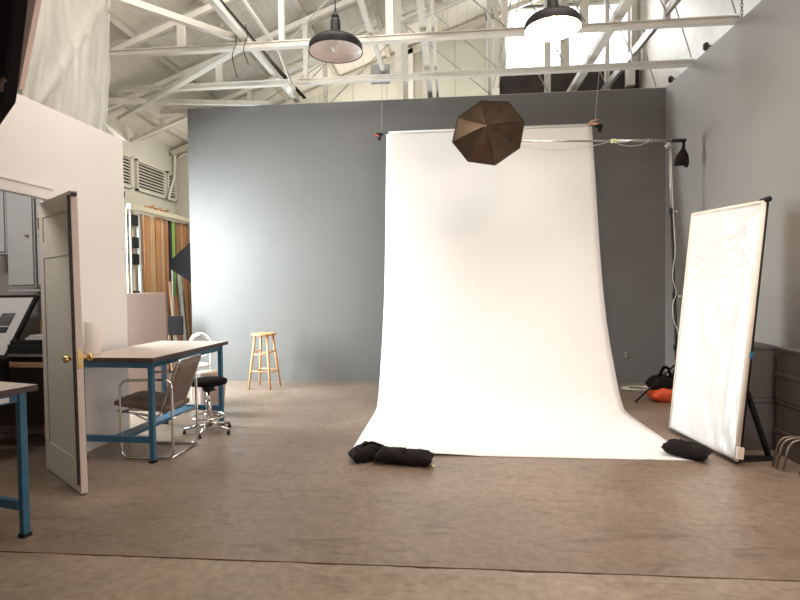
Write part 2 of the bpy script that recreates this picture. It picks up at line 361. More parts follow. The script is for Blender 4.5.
# ------------------------------------------------------------------ roof framing
rf = thing('roof_frame', (-1, 5, rz(-1)-.05), 'cream painted rafters and purlins under the sloping board roof', 'roof frame')
for y in (3.6, 4.8, 6.0, 7.1, 8.2, 9.2):
    MB().bar((-4.95, y, rz(-4.95)-.13), (3.2, y, rz(3.2)-.13), .06, .08).build('rafter', m_beam2, rf)
for x in (-4.6, -3.7, -2.8, -1.9, -1.0, -.1, .8, 1.7, 2.6):
    MB().box((x-.035, 2.6, rz(x)-.08), (x+.035, E, rz(x)+.0)).build('purlin', m_beam2, rf)

def truss(y, z, label, x0=-4.42):
    t = thing('roof_truss', (0, y, z), label, 'truss', 'white roof trusses')
    MB().box((x0, y-.03, z-.033), (3.0 if y < RB else 3.2, y+.03, z+.033)).box((x0, y-.05, z-.033), (2.99, y-.03, z-.022)).box((x0, y-.05, z+.022), (2.99, y-.03, z+.033)).build('bottom_chord', m_beam, t)
    xe = 3.0 if y < RB else 3.2
    MB().bar((-4.95, y, rz(-4.95)-.24), (xe, y, rz(xe)-.24), .05, .06).build('top_chord', m_beam, t)
    X = [-3.0, -1.83, -.62, .62, 1.45, 2.29]
    for i, x in enumerate(X):
        wdt = .06 if i % 2 else .085
        MB().box((x-wdt/2, y-.025, z+.04), (x+wdt/2, y+.025, rz(x)-.28)).build('web', m_beam, t)
    Y = [-4.1] + X + [2.95]
    for i in range(len(Y)-1):
        a, b = Y[i], Y[i+1]
        if i < 3: MB().tube([(a, y+.04, z), (b, y+.04, rz(b)-.3)], .008, 6).build('tie_rod', m_wire, t)
        else: MB().tube([(a, y-.045, rz(a)-.3), (b, y-.045, z+.05)], .008, 6).build('tie_rod', m_wire, t)
    return t
truss(5.85, 4.09, 'nearest white roof truss, ending at the grey side wall')
truss(6.85, 4.06, 'second white roof truss, just before the grey back wall')
truss(7.95, 4.12, 'farthest white roof truss, behind the top of the back wall')

def beam(name, p, q, w, h, label, mt=m_beam, cat='beam', group=None, r=0):
    b = MB()
    if r: b.tube([p, q], r, 10)
    else: b.bar(p, q, w, h)
    return tag(b.build(name, mt), label, cat, group)
G = 'white braces at truss height'
zc = 4.20
beam('diagonal_brace', (-3.2, 4.87, zc), (-2.36, 5.80, zc-.02), .065, .065, 'white diagonal roof brace from the plastic sheeting down right to the nearest truss', group=G)
beam('diagonal_brace', (-2.36, 5.90, zc-.1), (-4.78, 7.42, zc-.33), .075, .05, 'bright white diagonal brace running low left from the nearest truss', group=G)
beam('diagonal_brace', (-4.7, 6.65, 3.88), (-2.62, 7.70, 4.1), .07, .06, 'white brace ending on the left top of the grey back wall', group=G)
beam('ceiling_beam', (-2.29, 3.5, zc+.0), (-2.25, 7.9, zc+.0), .07, .06, 'white beam running to the back wall from the brace joint', group='white beams along the room')
beam('ceiling_beam', (-.26, 3.6, zc+.02), (-.25, E-.05, zc+.02), .07, .1, 'wider of the twin white beams left of the octagonal softbox', group='white beams along the room')
beam('ceiling_beam', (-.15, 3.6, zc+.0), (-.14, E-.05, zc+.0), .035, .07, 'thinner of the twin white beams left of the octagonal softbox', group='white beams along the room')
beam('ceiling_beam', (1.80, 3.6, zc+.02), (1.82, E-.05, zc+.02), .10, .07, 'broad white beam crossing in front of the bright window', group='white beams along the room')
beam('ceiling_beam', (2.29, 3.6, zc+.02), (2.28, E-.05, zc+.02), .045, .09, 'slim grey-white beam right of the bright window', m_steel, group='white beams along the room')
beam('ceiling_beam', (-.845, 3.6, zc-.03), (-.82, 6.86, zc-.03), .05, .05, 'slim white beam ending beside the grey junction box', group='white beams along the room')
for y, l in ((4.4, 'white beam over the pendant lamps'), ):
    o = MB().box((-1.85, y-.04, 4.95), (3.2, y+.04, 5.07)).build('ceiling_beam', m_beam); tag(o, 'white cross beam the black pendant lamps hang from', 'beam', 'white beams along the room')
# dark cable run and conduit
o = MB().tube([(-2.36, 3.8, 4.32), (-2.33, 5.3, 4.32), (-2.29, 6.8, 4.31), (-2.2, 8.1, 4.30)], .016, 8).tube([(-2.30, 3.8, 4.32), (-2.27, 5.3, 4.30), (-2.25, 6.8, 4.31), (-2.17, 8.1, 4.30)], .01, 8).build('cable_run', m_blackp)
tag(o, 'dark cables strung above the white beam near the left', 'cable')
o = thing('conduit', (-2.0, 5, 4.1), 'thin white conduit ending in a small round box at the second truss', 'conduit')
MB().tube(rounded([(-1.93, 3.8, 4.15), (-1.95, 6.1, 4.15), (-2.0, 6.78, 3.99)], .1), .018, 8).build('pipe', m_beam, o, smooth=True)
MB().lathe([(.05, 0), (.055, .04), (.05, .08)], (-2.0, 6.76, 3.91), 16).build('end_box', m_beam, o, smooth=True)
for (x, y0, z0, zz) in ((-2.35, 5.84, 3.72, 4.3), (-2.22, 5.84, 3.86, 4.3)):
    o = MB().tube(rounded([(x, y0-.07, zz), (x+.04, y0-.09, (zz+z0)/2+.08), (x-.03, y0-.09, (zz+z0)/2-.04), (x+.03, y0-.07, z0)], .1), .005, 6).build('hanging_cable', m_blackp)
    tag(o, ('longer' if z0 < 3.8 else 'shorter') + ' loose black cable dangling from the brace joint', 'cable')
o = MB().box((-.99, 6.89, 4.02), (-.74, 6.95, 4.26)).build('junction_box', m_sign, bevel=.01); tag(o, 'grey rectangular junction box fixed behind the second truss', 'junction box')
# chain at the end of the nearest truss, and the two dark brackets on the side wall
for (y, z0, z1, l) in ((5.85, 4.02, 4.75, 'rusty chain hanging at the wall end of the nearest truss'),):
    m = MB(); k = 0; z = z1
    while z > z0:
        ax = (1,0,0) if k % 2 else (0,1,0)
        m.tube([Vector((3.0, y-.06, z)) + Vector((ax[0]*.012*math.cos(a), ax[1]*.012*math.cos(a), .022*math.sin(a))) for a in [i*math.pi/4 for i in range(8)]], .004, 5, closed=True); z -= .036; k += 1
    tag(m.build('chain', m_edge), l, 'chain')
for y, z in ((6.83, 4.2), (7.86, 4.2)):
    o = MB().lathe([(.02, 0), (.035, .02), (.035, .07), (.02, .09)], (3.13, y, z), 12).tube([(3.13, y, z+.05), (3.235, y, z+.05)], .012, 6).build('rod_anchor', m_edge)
    tag(o, 'dark rod anchor on the white upper wall, %s' % ('above the second truss end' if y < 7 else 'nearer the back corner'), 'anchor', 'rod anchors')

o = MB().tube([(.67, 4.9, 4.36), (.69, 8.2, 4.36)], .006, 6).tube([(.75, 4.9, 4.36), (.77, 8.2, 4.36)], .006, 6).tube([(1.40, 4.9, 4.36), (1.42, 8.2, 4.36)], .006, 6).build('ceiling_wires', m_wire)
tag(o, 'thin grey wires strung towards the bright window above the trusses', 'wire')
# louvres, conduit, on the far left wall
def louvre(y0, y1, z0, z1, label):
    t = thing('louvre_vent', (-4.99, (y0+y1)/2, z0), label, 'vent', 'louvre vents in the far left wall')
    fr = MB().box((-5.0, y0, z0), (-4.95, y0+.03, z1)).box((-5.0, y1-.03, z0), (-4.95, y1, z1)).box((-5.0, y0, z0), (-4.95, y1, z0+.03)).box((-5.0, y0, z1-.03), (-4.95, y1, z1))
    fr.build('frame', m_offwhite, t)
    MB().box((-4.999, y0+.03, z0+.03), (-4.99, y1-.03, z1-.03)).build('backing', m_dark, t)
    k = 9
    for i in range(k):
        z = z0+.05+(z1-z0-.1)*i/(k-1)
        MB().bar((-4.972, y0+.03, z), (-4.972, y1-.03, z), .04, .012, up=(.6,0,.8)).build('slat', m_offwhite, t)
louvre(7.55, 7.98, 2.97, 3.47, 'narrow slatted vent beside the partition edge')
louvre(8.12, 8.98, 2.97, 3.47, 'wide slatted vent, middle of the three on the far left wall')
louvre(9.06, 9.34, 2.97, 3.47, 'slatted vent in the far corner, crossed by a white pipe')
o = MB().tube(rounded([(-4.9, 8.95, 2.95), (-4.93, 9.25, 3.45), (-4.93, 9.28, 3.9), (-4.3, 9.28, 3.95)], .12), .022, 8).tube(rounded([(-4.88, 9.3, 3.75), (-4.8, 9.3, 3.82), (-4.1, 9.3, 3.86)], .1), .02, 8).build('wall_conduit', m_beam, smooth=True)
tag(o, 'white bent conduit pipe in the far left corner', 'conduit')

# ------------------------------------------------------------------ outlet
o = thing('wall_outlet', (2.44, RB, .35), 'small wall outlet low on the grey wall right of the paper', 'outlet')
MB().box((2.405, RB-.008, .33), (2.475, RB, .445)).build('cover_plate', m_grey, o, bevel=.003)
for z in (.36, .405): MB().box((2.425, RB-.012, z), (2.455, RB-.007, z+.025)).build('socket', m_wire, o)

# ================================================================== BACKDROP
prof = [(7.19, 3.44), (7.165, 3.3), (7.03, 2.7), (6.87, 1.9), (6.67, 1.2), (6.46, .75), (6.26, .43), (6.08, .17), (5.96, .06), (5.84, .012), (5.4, .006), (4.9, .005), (4.30, .005)]
def catmull(P, n):
    out = []
    for i in range(len(P)-1):
        p0, p1, p2, p3 = P[max(i-1, 0)], P[i], P[i+1], P[min(i+2, len(P)-1)]
        for j in range(n):
            t = j/n; out.append(tuple(.5*((2*p1[k]) + (-p0[k]+p2[k])*t + (2*p0[k]-5*p1[k]+4*p2[k]-p3[k])*t*t + (-p0[k]+3*p1[k]-3*p2[k]+p3[k])*t**3) for k in range(2)))
    out.append(P[-1]); return out
cp = catmull(prof, 6); m = MB(); nx = 40; vs = []; fs = []
for j, (y, z) in enumerate(cp):
    for i in range(nx+1):
        u = i/nx; fl = max(0, (5.6-y))/1.3
        x = -.825 + 2.705*u + (u-.5)*.03*fl
        zz = max(z, .004)
        if z > 1: yy = y + .012*math.sin(u*9+z*1.3)*min(1, (3.44-z)) 
        else: yy = y
        if j >= len(cp)-7: zz += .02*max(0, math.sin(u*3.14*2.2+.4))*((j-(len(cp)-7))/6)**2 * (1 if .12 < u < .9 else 0)
        if j == len(cp)-1: yy += .03*math.sin(u*5)*.3
        vs.append((x, yy, zz))
for j in range(len(cp)-1):
    for i in range(nx): a = j*(nx+1)+i; fs.append((a, a+1, a+nx+2, a+nx+1))
m.add(vs, fs); bd = m.build('paper_backdrop', m_paper, smooth=True)
sd = bd.modifiers.new('s', 'SOLIDIFY'); sd.thickness = .003; sd.offset = 1
tag(bd, 'wide white seamless paper backdrop sweeping down from the crossbar onto the floor', 'backdrop')
cb = thing('backdrop_crossbar', (.53, 7.26, 3.47), 'crossbar and paper roll hung on two wires before the grey wall', 'crossbar')
MB().tube([(-.80, 7.26, 3.46), (1.86, 7.26, 3.46)], .038, 20).build('paper_roll', m_paper, cb, smooth=True)
MB().tube([(-.93, 7.26, 3.46), (1.99, 7.26, 3.46)], .014, 10).build('pole', m_steel, cb, smooth=True)
for x, xt, z1 in ((-.90, -.85, 4.08), (1.93, 1.92, 4.08)):
    MB().tube([(x, 7.26, 3.475), (xt, 7.0, z1)], .0035, 6).build('hanging_wire', m_wire, cb)
for x in (-.93, 2.0):
    q = MB().tube([(x-.04, 7.26, 3.46), (x+.03, 7.26, 3.46)], .028, 12).box((x-.02, 7.24, 3.39), (x+.02, 7.28, 3.46)).build('end_knob', m_blackp, cb, smooth=False)
MB().bar((-.99, 7.22, 3.45), (-.93, 7.22, 3.43), .02, .02).build('red_lever', m_red, cb)
k = thing('spring_clamp', (1.88, 7.2, 3.5), 'orange-handled spring clamp on the right end of the paper', 'clamp')
MB().bar((1.84, 7.20, 3.49), (1.96, 7.19, 3.53), .02, .016).build('handle', m_orangew, k)
MB().bar((1.84, 7.20, 3.475), (1.95, 7.17, 3.47), .02, .016).build('handle', m_orangew, k)
MB().tube([(1.87, 7.16, 3.50), (1.87, 7.22, 3.50)], .018, 10).build('spring', m_steel, k)

def pillow(mb, c, sx, sy, sz, yaw=0, seed=0, n=14, pinch=.55, tilt=0):
    """soft filled bag: pinched corners, wrinkled surface"""
    T = Matrix.Translation(c) @ Matrix.Rotation(yaw, 4, 'Z') @ Matrix.Rotation(tilt, 4, 'Y')
    vs = []; idx = {}
    def P(u, v, s):
        e = (1-abs(u)**3.0)*(1-abs(v)**3.0); h = sz*.5*max(0, e)**.5
        w = noise.noise(Vector((u*2.2+seed, v*2.2, s*3+seed)))*.22*sz + noise.noise(Vector((u*6+seed, v*3, s+seed)))*.07*sz
        edge = max(0, e)**.4
        x = u*sx/2*(1-.07*(1-abs(v)**2)*abs(u)); y = v*sy/2*(1-.12*(1-abs(u)**2)*abs(v))
        return T @ Vector((x, y, s*(h+w*edge)))
    fs = []
    for s in (1, -1):
        for j in range(n+1):
            for i in range(n+1):
                u, v = -1+2*i/n, -1+2*j/n
                key = (i, j) if i in (0, n) or j in (0, n) else (i, j, s)
                if key not in idx: idx[key] = len(vs); vs.append(P(u, v, s))
        g = lambda i, j: idx[(i, j)] if i in (0, n) or j in (0, n) else idx[(i, j, s)]
        for j in range(n):
            for i in range(n):
                q = (g(i, j), g(i+1, j), g(i+1, j+1), g(i, j+1)); fs.append(q if s > 0 else q[::-1])
    mb.add(vs, fs); return mb

sb = thing('sandbag', (-.68, 4.25, 0), 'black sandbag crumpled on the left front corner of the white paper', 'sandbag')
pillow(MB(), (-.66, 4.24, .056), .27, .19, .105, .1, 1).build('pouch', m_bag, sb, smooth=True)
pillow(MB(), (-.70, 4.14, .06), .21, .16, .11, .5, 4).build('pouch', m_bag, sb, smooth=True)
MB().tube(rounded([(-.70, 4.16, .12), (-.62, 4.15, .155), (-.55, 4.17, .11)], .03), .01, 6).build('strap', m_black, sb)
sb = thing('sandbag', (-.35, 4.1, 0), 'long black double sandbag lying on the paper edge beside the crumpled one', 'sandbag')
pillow(MB(), (-.45, 4.12, .06), .29, .20, .11, -.12, 7).build('pouch', m_bag, sb, smooth=True)
pillow(MB(), (-.27, 4.09, .055), .28, .20, .105, -.12, 11).build('pouch', m_bag, sb, smooth=True)
MB().box((-.37, 4.06, .09), (-.35, 4.16, .11)).build('strap', m_black, sb)
MB().lathe([(.012, 0), (.014, .006), (.012, .012)], (-.135, 4.04, .001), 12).build('yellow_tag', m_tape, sb)
sb = thing('sandbag', (1.9, 4.4, 0), 'black sandbag on the right front corner of the paper by the reflector', 'sandbag')
pillow(MB(), (1.865, 4.37, .062), .34, .19, .125, -.62, 21, tilt=.08).build('pouch', m_bag, sb, smooth=True)
MB().tube(rounded([(1.73, 4.48, .07), (1.84, 4.41, .13), (1.95, 4.32, .09)], .04), .008, 6).build('strap', m_black, sb)

# ================================================================== OCTAGONAL SOFTBOX, BOOM AND STAND
rim = [Vector(p) for p in ((.354,5.72,3.335),(.646,5.72,3.322),(.811,5.72,3.117),(.757,5.72,2.838),(.496,5.72,2.658),(.213,5.72,2.699),(.051,5.72,2.905),(.111,5.72,3.167))]
for i, d in enumerate((.0, .03, .05, .04, .0, -.03, -.04, -.02)): rim[i].y += d
ctr = sum(rim, Vector())/8; apex = Vector((.392, 5.54, 3.026))
oc = thing('octagonal_softbox', apex, 'black and bronze octagonal softbox hanging before the paper backdrop', 'softbox')
for i in range(8):
    a, b = rim[i], rim[(i+1) % 8]; A0 = apex + (a-apex)*.07; B0 = apex + (b-apex)*.07
    vs = []; fs = []; N = 6; outw = ((a+b)/2 - ctr).normalized()
    for j in range(N+1):
        t = j/N
        for k in range(5):
            s = k/4; p = (A0.lerp(a, t)).lerp(B0.lerp(b, t), s)
            bow = .012*math.sin(math.pi*t)
            p = p + outw*bow*(1-.6*math.sin(math.pi*s))
            vs.append(p)
    for j in range(N):
        for k in range(4): q = j*5+k; fs.append((q, q+1, q+6, q+5))
    o = MB().add(vs, fs).build('panel', m_bronze, oc)
    s_ = o.modifiers.new('s', 'SOLIDIFY'); s_.thickness = .003
    path = []
    for j in range(7):
        t = j/6; path.append(A0.lerp(a, t) + (a-ctr).normalized()*.012*math.sin(math.pi*t))
    MB().tube(path, .0025, 6).build('rib', m_bronze, oc)
inner = [ctr + (p-ctr)*.985 + Vector((0, .004, 0)) for p in rim]
MB().add([ctr + Vector((0, .02, 0))] + inner, [(0, i+1, (i+1) % 8+1) for i in range(8)]).build('diffuser', m_diff, oc)
MB().tube(rim, .007, 6, closed=True).build('edge_band', m_blackp, oc)
MB().lathe([(.012, 0), (.02, .01), (.022, .04), (.015, .05)], apex + Vector((0, -.004, 0)), 16, axis=(ctr-apex)).build('speed_ring', m_bronze, oc)
MB().lathe([(.001, 0), (.035, .005), (.045, .05), (.045, .16), (.04, .17)], apex + Vector((.01, .08, 0)), 16, axis=(0, 1, 0)).build('flash_head', m_blackp, oc)

bs = thing('boom_stand', (2.66, 6.5, 0), 'tall light stand with a chrome boom arm in the back right corner', 'light stand')
B0 = Vector((2.62, 6.5, 3.045)); B1 = Vector((.45, 5.68, 2.895))
MB().tube([(2.575, 6.5, 2.98), (2.60, 6.5, 2.2)], .009, 10).build('upper_pole', m_steel, bs, smooth=True)
MB().tube([(2.60, 6.5, 2.24), (2.64, 6.5, 1.2)], .012, 10).build('middle_pole', m_blackp, bs, smooth=True)
MB().tube([(2.64, 6.5, 1.26), (2.67, 6.5, .18)], .016, 10).build('lower_pole', m_blackp, bs, smooth=True)
for z, x in ((2.22, 2.6), (1.23, 2.64), (.62, 2.655)):
    c = MB().tube([(x, 6.5, z-.03), (x, 6.5, z+.04)], .028, 10).build('collar', m_blackp, bs)
    MB().tube([(x+.02, 6.5, z), (x+.06, 6.47, z)], .009, 8).build('knob', m_steel, c)
for a in (200, 320, 80):
    d = Vector((math.cos(math.radians(a)), math.sin(math.radians(a)), 0))
    if a == 200: d = Vector((-.54, -.17, 0))/.566
    g = MB().tube([Vector((2.67, 6.5, .42)) + d*.03, Vector((2.67, 6.5, .012)) + d*.56], .011, 8).tube([Vector((2.67, 6.5, .16)) + d*.02, Vector((2.67, 6.5, .22)) + d*.28], .007, 6)
    g.build('leg', m_blackp, bs)
g = MB().tube([B0, B0.lerp(B1, .35)], .017, 10).build('boom_arm', m_chrome, bs, smooth=True)
MB().tube([B0.lerp(B1, .05), B1], .0125, 10).build('boom_extension', m_chrome, bs, smooth=True)
MB().tube([B0 + Vector((.14, .01, .0)), B0 + Vector((-.02, 0, 0))], .022, 10).build('boom_grip', m_blackp, bs, smooth=True)
MB().lathe([(.02, 0), (.035, .02), (.035, .06), (.02, .08)], (2.565, 6.5, 2.95), 14).tube([(2.52, 6.45, 2.98), (2.6, 6.52, 2.98)], .022, 10).build('boom_clamp', m_steel, bs, smooth=True)
q = B0.lerp(B1, .34); MB().tube([q, q+ (B1-B0).normalized()*.05], .024, 10).build('sleeve', m_tape, bs)
q = B0.lerp(B1, .13); MB().tube([q, q+ (B1-B0).normalized()*.06], .023, 10).build('sleeve', m_steel, bs)
pts = sag(B0.lerp(B1, .14), B0.lerp(B1, .36), .06) + sag(B0.lerp(B1, .36), B0.lerp(B1, .95), .09)[1:]
MB().tube(pts, .004, 6).build('cord', m_cable, bs)
pts = [(2.585, 6.485, 2.95), (2.61, 6.475, 2.2), (2.64, 6.475, 1.75), (2.61, 6.47, 1.58), (2.60, 6.47, 1.45), (2.65, 6.465, 1.25), (2.60, 6.46, 1.15), (2.60, 6.46, .98), (2.67, 6.46, .8), (2.7, 6.44, .45)]
MB().tube(rounded(pts, .1), .004, 6).build('cord', m_cable, bs)
cw = thing('counterweight_bag', (2.74, 6.5, 2.8), 'small black weight bag hanging from the wall end of the boom', 'bag')
MB().tube([(2.735, 6.50, 3.03), (2.735, 6.5, 2.95)], .016, 8).build('strap', m_black, cw)
m = MB(); vs = []; fs = []; n = 18
for j, (h, rx, ry) in enumerate(((2.99, .018, .02), (2.95, .020, .022), (2.91, .045, .03), (2.87, .068, .04), (2.83, .080, .045), (2.79, .082, .045), (2.775, .070, .038))):
    for k in range(n):
        a = 2*math.pi*k/n; c_ = math.cos(a); g_ = max(0, (j-3))/3
        drop = -.055*g_*max(0, abs(c_+.15)-.25) + .04*g_*math.exp(-((c_-.1)/.25)**2)
        vs.append((2.735 + rx*c_ - .012*j*.4, 6.5 + ry*math.sin(a), h + drop))
for j in range(6):
    for k in range(n): fs.append((j*n+k, j*n+(k+1) % n, (j+1)*n+(k+1) % n, (j+1)*n+k))
fs.append(tuple(range(n))[::-1]); fs.append(tuple(6*n+k for k in range(n)))
m.add(vs, fs).build('pouch', m_bag, cw, smooth=True)

# orange bag and floor cables by the stand
ob = thing('weight_bag', (2.62, 6.62, 0), 'orange and black weight bag over the stand base in the corner', 'bag')
pillow(MB(), (2.52, 6.42, .075), .42, .20, .15, .0, 31).build('orange_pouch', m_orange, ob, smooth=True)
pillow(MB(), (2.53, 6.50, .19), .40, .22, .20, .0, 35).build('black_pouch', m_bag, ob, smooth=True)
MB().tube(rounded([(2.44, 6.46, .26), (2.50, 6.46, .40), (2.56, 6.48, .39), (2.60, 6.48, .26)], .05), .018, 8).build('handle', m_black, ob, smooth=True)
o = MB(); random.seed(3)
pts = []
for i in range(60):
    a = i*.42; pts.append(Vector((2.42 + .17*math.cos(a)*(1+.3*math.sin(i*.7)), 7.06 + .12*math.sin(a), .02 + .02*abs(math.sin(i*1.3)))))
o.tube(pts, .008, 6); tag(o.build('floor_cable', m_cable, smooth=True), 'tangled pale cable coiled on the floor below the wall outlet', 'cable')

# ================================================================== REFLECTOR PANEL
BL, BR, TR, TL = Vector((2.05, 5.11, .04)), Vector((2.175, 4.21, .03)), Vector((2.385, 4.25, 1.99)), Vector((2.24, 5.10, 2.01))
rp = thing('reflector_panel', ((BL+BR)/2), 'tall white reflector panel on a black frame leaning beside the paper', 'reflector')
nrm = (BR-BL).cross(TL-BL).normalized()          # faces the paper side
if nrm.x > 0: nrm = -nrm
nu, nv = 44, 90; vs = []; fs = []
def fold(u, v):
    d = 0.0
    # draped swags near the top
    if v > .62:
        for k in range(4):
            cv = .94 - k*.05; s = v - (cv - .10*(1-(2*(u-.42))**2)); d += .02*math.exp(-(s/.013)**2)*(1-.16*k)
    # long diagonal creases by the near edge
    e = u - (.90 - .10*(1-v)); d += .012*math.exp(-(e/.02)**2)*(.3+.7*abs(math.sin(v*4+1)))
    e = u - (.97 - .22*(abs(v-.45)*.6)); d -= .012*math.exp(-(e/.012)**2)
    e = (u - .82) - (v-.86)*.9; d += .012*math.exp(-(e/.014)**2)*max(0, min(1, (v-.72)*8))
    if v < .22: d += .012*math.sin(u*34 + v*22)*(1-v/.22)*max(0, u-.45)*2.2
    d += .012*noise.noise(Vector((u*5, v*9, 0))) + .003*noise.noise(Vector((u*18, v*22, 3)))
    return d * min(1, min(u, 1-u)*22+.1) * min(1, min(v, 1-v)*30+.1)
for j in range(nv+1):
    for i in range(nu+1):
        u, v = i/nu, j/nv
        p = BL.lerp(BR, u).lerp(TL.lerp(TR, u), v)
        ins = .008*math.sin(math.pi*v); p = p + (BR-BL).normalized()*ins*(1-2*u)
        vs.append(p + nrm*(.018 + fold(u, v)))
for j in range(nv):
    for i in range(nu): a = j*(nu+1)+i; fs.append((a, a+1, a+nu+2, a+nu+1))
o = MB().add(vs, fs).build('fabric', m_silver, rp, smooth=True); s_ = o.modifiers.new('s', 'SOLIDIFY'); s_.thickness = .002
for a, b in ((BL, BR), (BR, TR), (TR, TL), (TL, BL)):
    MB().tube([a - nrm*.005, b - nrm*.005], .015, 10).build('frame_tube', m_blackp, rp, smooth=True)
MB().tube([BR + nrm*.008 - (BR-BL).normalized()*.008, TR + nrm*.008 - (BR-BL).normalized()*.008], .02, 10).build('edging', m_elastic, rp, smooth=True)
MB().tube([TL + nrm*.012, TR + nrm*.012], .017, 10).build('edging', m_elastic, rp, smooth=True)
MB().tube([BL + nrm*.012, TL + nrm*.012], .014, 10).build('edging', m_elastic, rp, smooth=True)
ux = (BR-BL).normalized(); uz = (TR-BR).normalized()
MB().bar(TR - uz*.01 - ux*.03, TR - uz*.09 - ux*.005, .05, .022).build('corner_strap', m_elastic, rp, bevel=.004)
MB().tube([TR - ux*.05 + uz*.015, TR + ux*.03 + uz*.022], .022, 10).build('corner_cap', m_blackp, rp, smooth=True)
MB().bar(BR + uz*.02, BR + uz*.11, .05, .05).build('corner_sleeve', m_elastic, rp, bevel=.004)
q = BR.lerp(TR, .40); MB().tube([q - nrm*.006, q + uz*.05 - nrm*.006], .02, 10).build('tape_band', m_tealtape, rp)
pv = BR.lerp(TR, .27)
MB().bar(pv - nrm*.01, (2.47, 4.34, .02), .03, .03).build('prop_leg', m_blackp, rp)
MB().bar((2.19, 4.27, .035), (2.49, 4.34, .02), .035, .03).build('foot_bar', m_blackp, rp)
MB().bar(BL.lerp(TL, .27) - nrm*.01, (2.36, 5.2, .02), .03, .03).build('prop_leg', m_blackp, rp)

# ================================================================== BOXES AND TUBES AT RIGHT
def crate(x0, x1, y0, y1, z0, z1, label, mt, group):
    o = thing('storage_box', ((x0+x1)/2, (y0+y1)/2, z0), label, 'box', group)
    MB().box((x0, y0, z0), (x1, y1, z1-.035)).build('body', mt, o, bevel=.006)
    MB().box((x0-.004, y0-.004, z1-.033), (x1+.004, y1+.004, z1-.002)).build('lid', mt, o, bevel=.004)
crate(2.34, 2.68, 4.60, 5.1, 0, .43, 'lower dark grey box behind the reflector', m_box, 'dark grey storage boxes')
crate(2.34, 2.68, 4.60, 5.1, .43, .865, 'upper dark grey box behind the reflector', m_box, 'dark grey storage boxes')
zs = [0, .20, .44, .66, .86]
for i in range(4):
    crate(2.635+.006*(i % 2), 2.955, 4.22, 4.55, zs[i], zs[i+1], ['lowest', 'second lowest', 'second highest', 'topmost'][i] + ' box in the brownish grey stack against the right wall', m_box2, 'brownish grey stacked boxes')
for i, (x, y) in enumerate(((2.40, 4.17), (2.405, 4.13), (2.42, 4.08), (2.475, 3.98), (2.50, 3.94))):
    path = rounded([(x, y, .012), (x+.05, y+.005, .235), (x+.30, y-.02, .235), (x+.35, y-.03, .012)], .08)
    o = MB().tube(path, .0085, 10).build('bent_tube', m_shadesteel, smooth=True)
    tag(o, ['farthest', 'second farthest', 'middle', 'second nearest', 'nearest'][i] + ' hairpin bent steel tube on the floor in front of the stacked boxes', 'tube', 'bent steel tubes')

# ================================================================== DOOR
dr = thing('door', (-3.11, 3.87, 0), 'cream panelled door standing open into the studio with brass knobs', 'door')
del dr['label']; del dr['category']; dr.name = 'door_1'; dr['kind'] = 'structure'
h = Vector((-3.13, 3.84, 0)); fvec = Vector((-2.475, 3.345, 0)); d = (fvec-h).normalized(); nn = Vector((d.y, -d.x, 0))   # nn: towards camera-left side
if nn.x > 0: nn = -nn
W = (fvec-h).length; T = .042; dh = 2.045
def dv(s, t, z, lean=0): 
    return h + d*s + nn*t + Vector((-.008*z*s/W, 0, z+.012))
def dbox(s0, s1, t0, t1, z0, z1, name, mt, par, bevel=.002):
    vs = [dv(s, t, z) for z in (z0, z1) for s, t in ((s0,t0),(s1,t0),(s1,t1),(s0,t1))]
    return MB().add(vs, [(0,3,2,1),(4,5,6,7),(0,1,5,4),(1,2,6,5),(2,3,7,6),(3,0,4,7)]).build(name, mt, par, bevel=bevel)
dbox(0, W-.004, -T/2, T/2-.008, 0, dh, 'slab', m_doorp, dr)
for (s0, s1, z0, z1) in ((0,.1,0,dh),(W-.1,W-.004,0,dh),(.1,W-.1,0,.22),(.1,W-.1,dh-.12,dh),(.1,W-.1,1.62,1.74)):
    dbox(s0, s1, T/2-.008, T/2, z0, z1, 'stile', m_doorp, dr)
dbox(W-.004, W, -T/2, T/2, 0, dh, 'edge', m_doorlit, dr)
dbox(W-.032, W-.004, T/2, T/2+.014, .06, dh-.03, 'weatherstrip', m_rubber, dr)
dbox(W-.06, W+.03, -.01, .02, dh-.04, dh-.015, 'bolt', m_rubber, dr)
kz = .92
plate = dbox(W, W+.003, -.014, .014, kz-.07, kz+.05, 'latch_plate', m_brass, dr)
for sgn, nm in ((1, 'knob'), (-1, 'knob')):
    base = dv(W-.034, sgn*T/2, kz)
    MB().lathe([(.03, 0), (.03, .006), (.011, .01), (.010, .03), (.022, .038), (.028, .05), (.026, .062), (.012, .07)], base, 20, axis=nn*sgn).build(nm, m_brass, dr, smooth=True)
for z in (.25, 1.05, 1.85):
    q = dv(.0, T/2, z); MB().tube([q, q+Vector((0,0,.09))], .008, 8).build('hinge', m_brass, dr)
tag(dr, 'cream panelled door standing open into the studio with brass knobs', 'door')

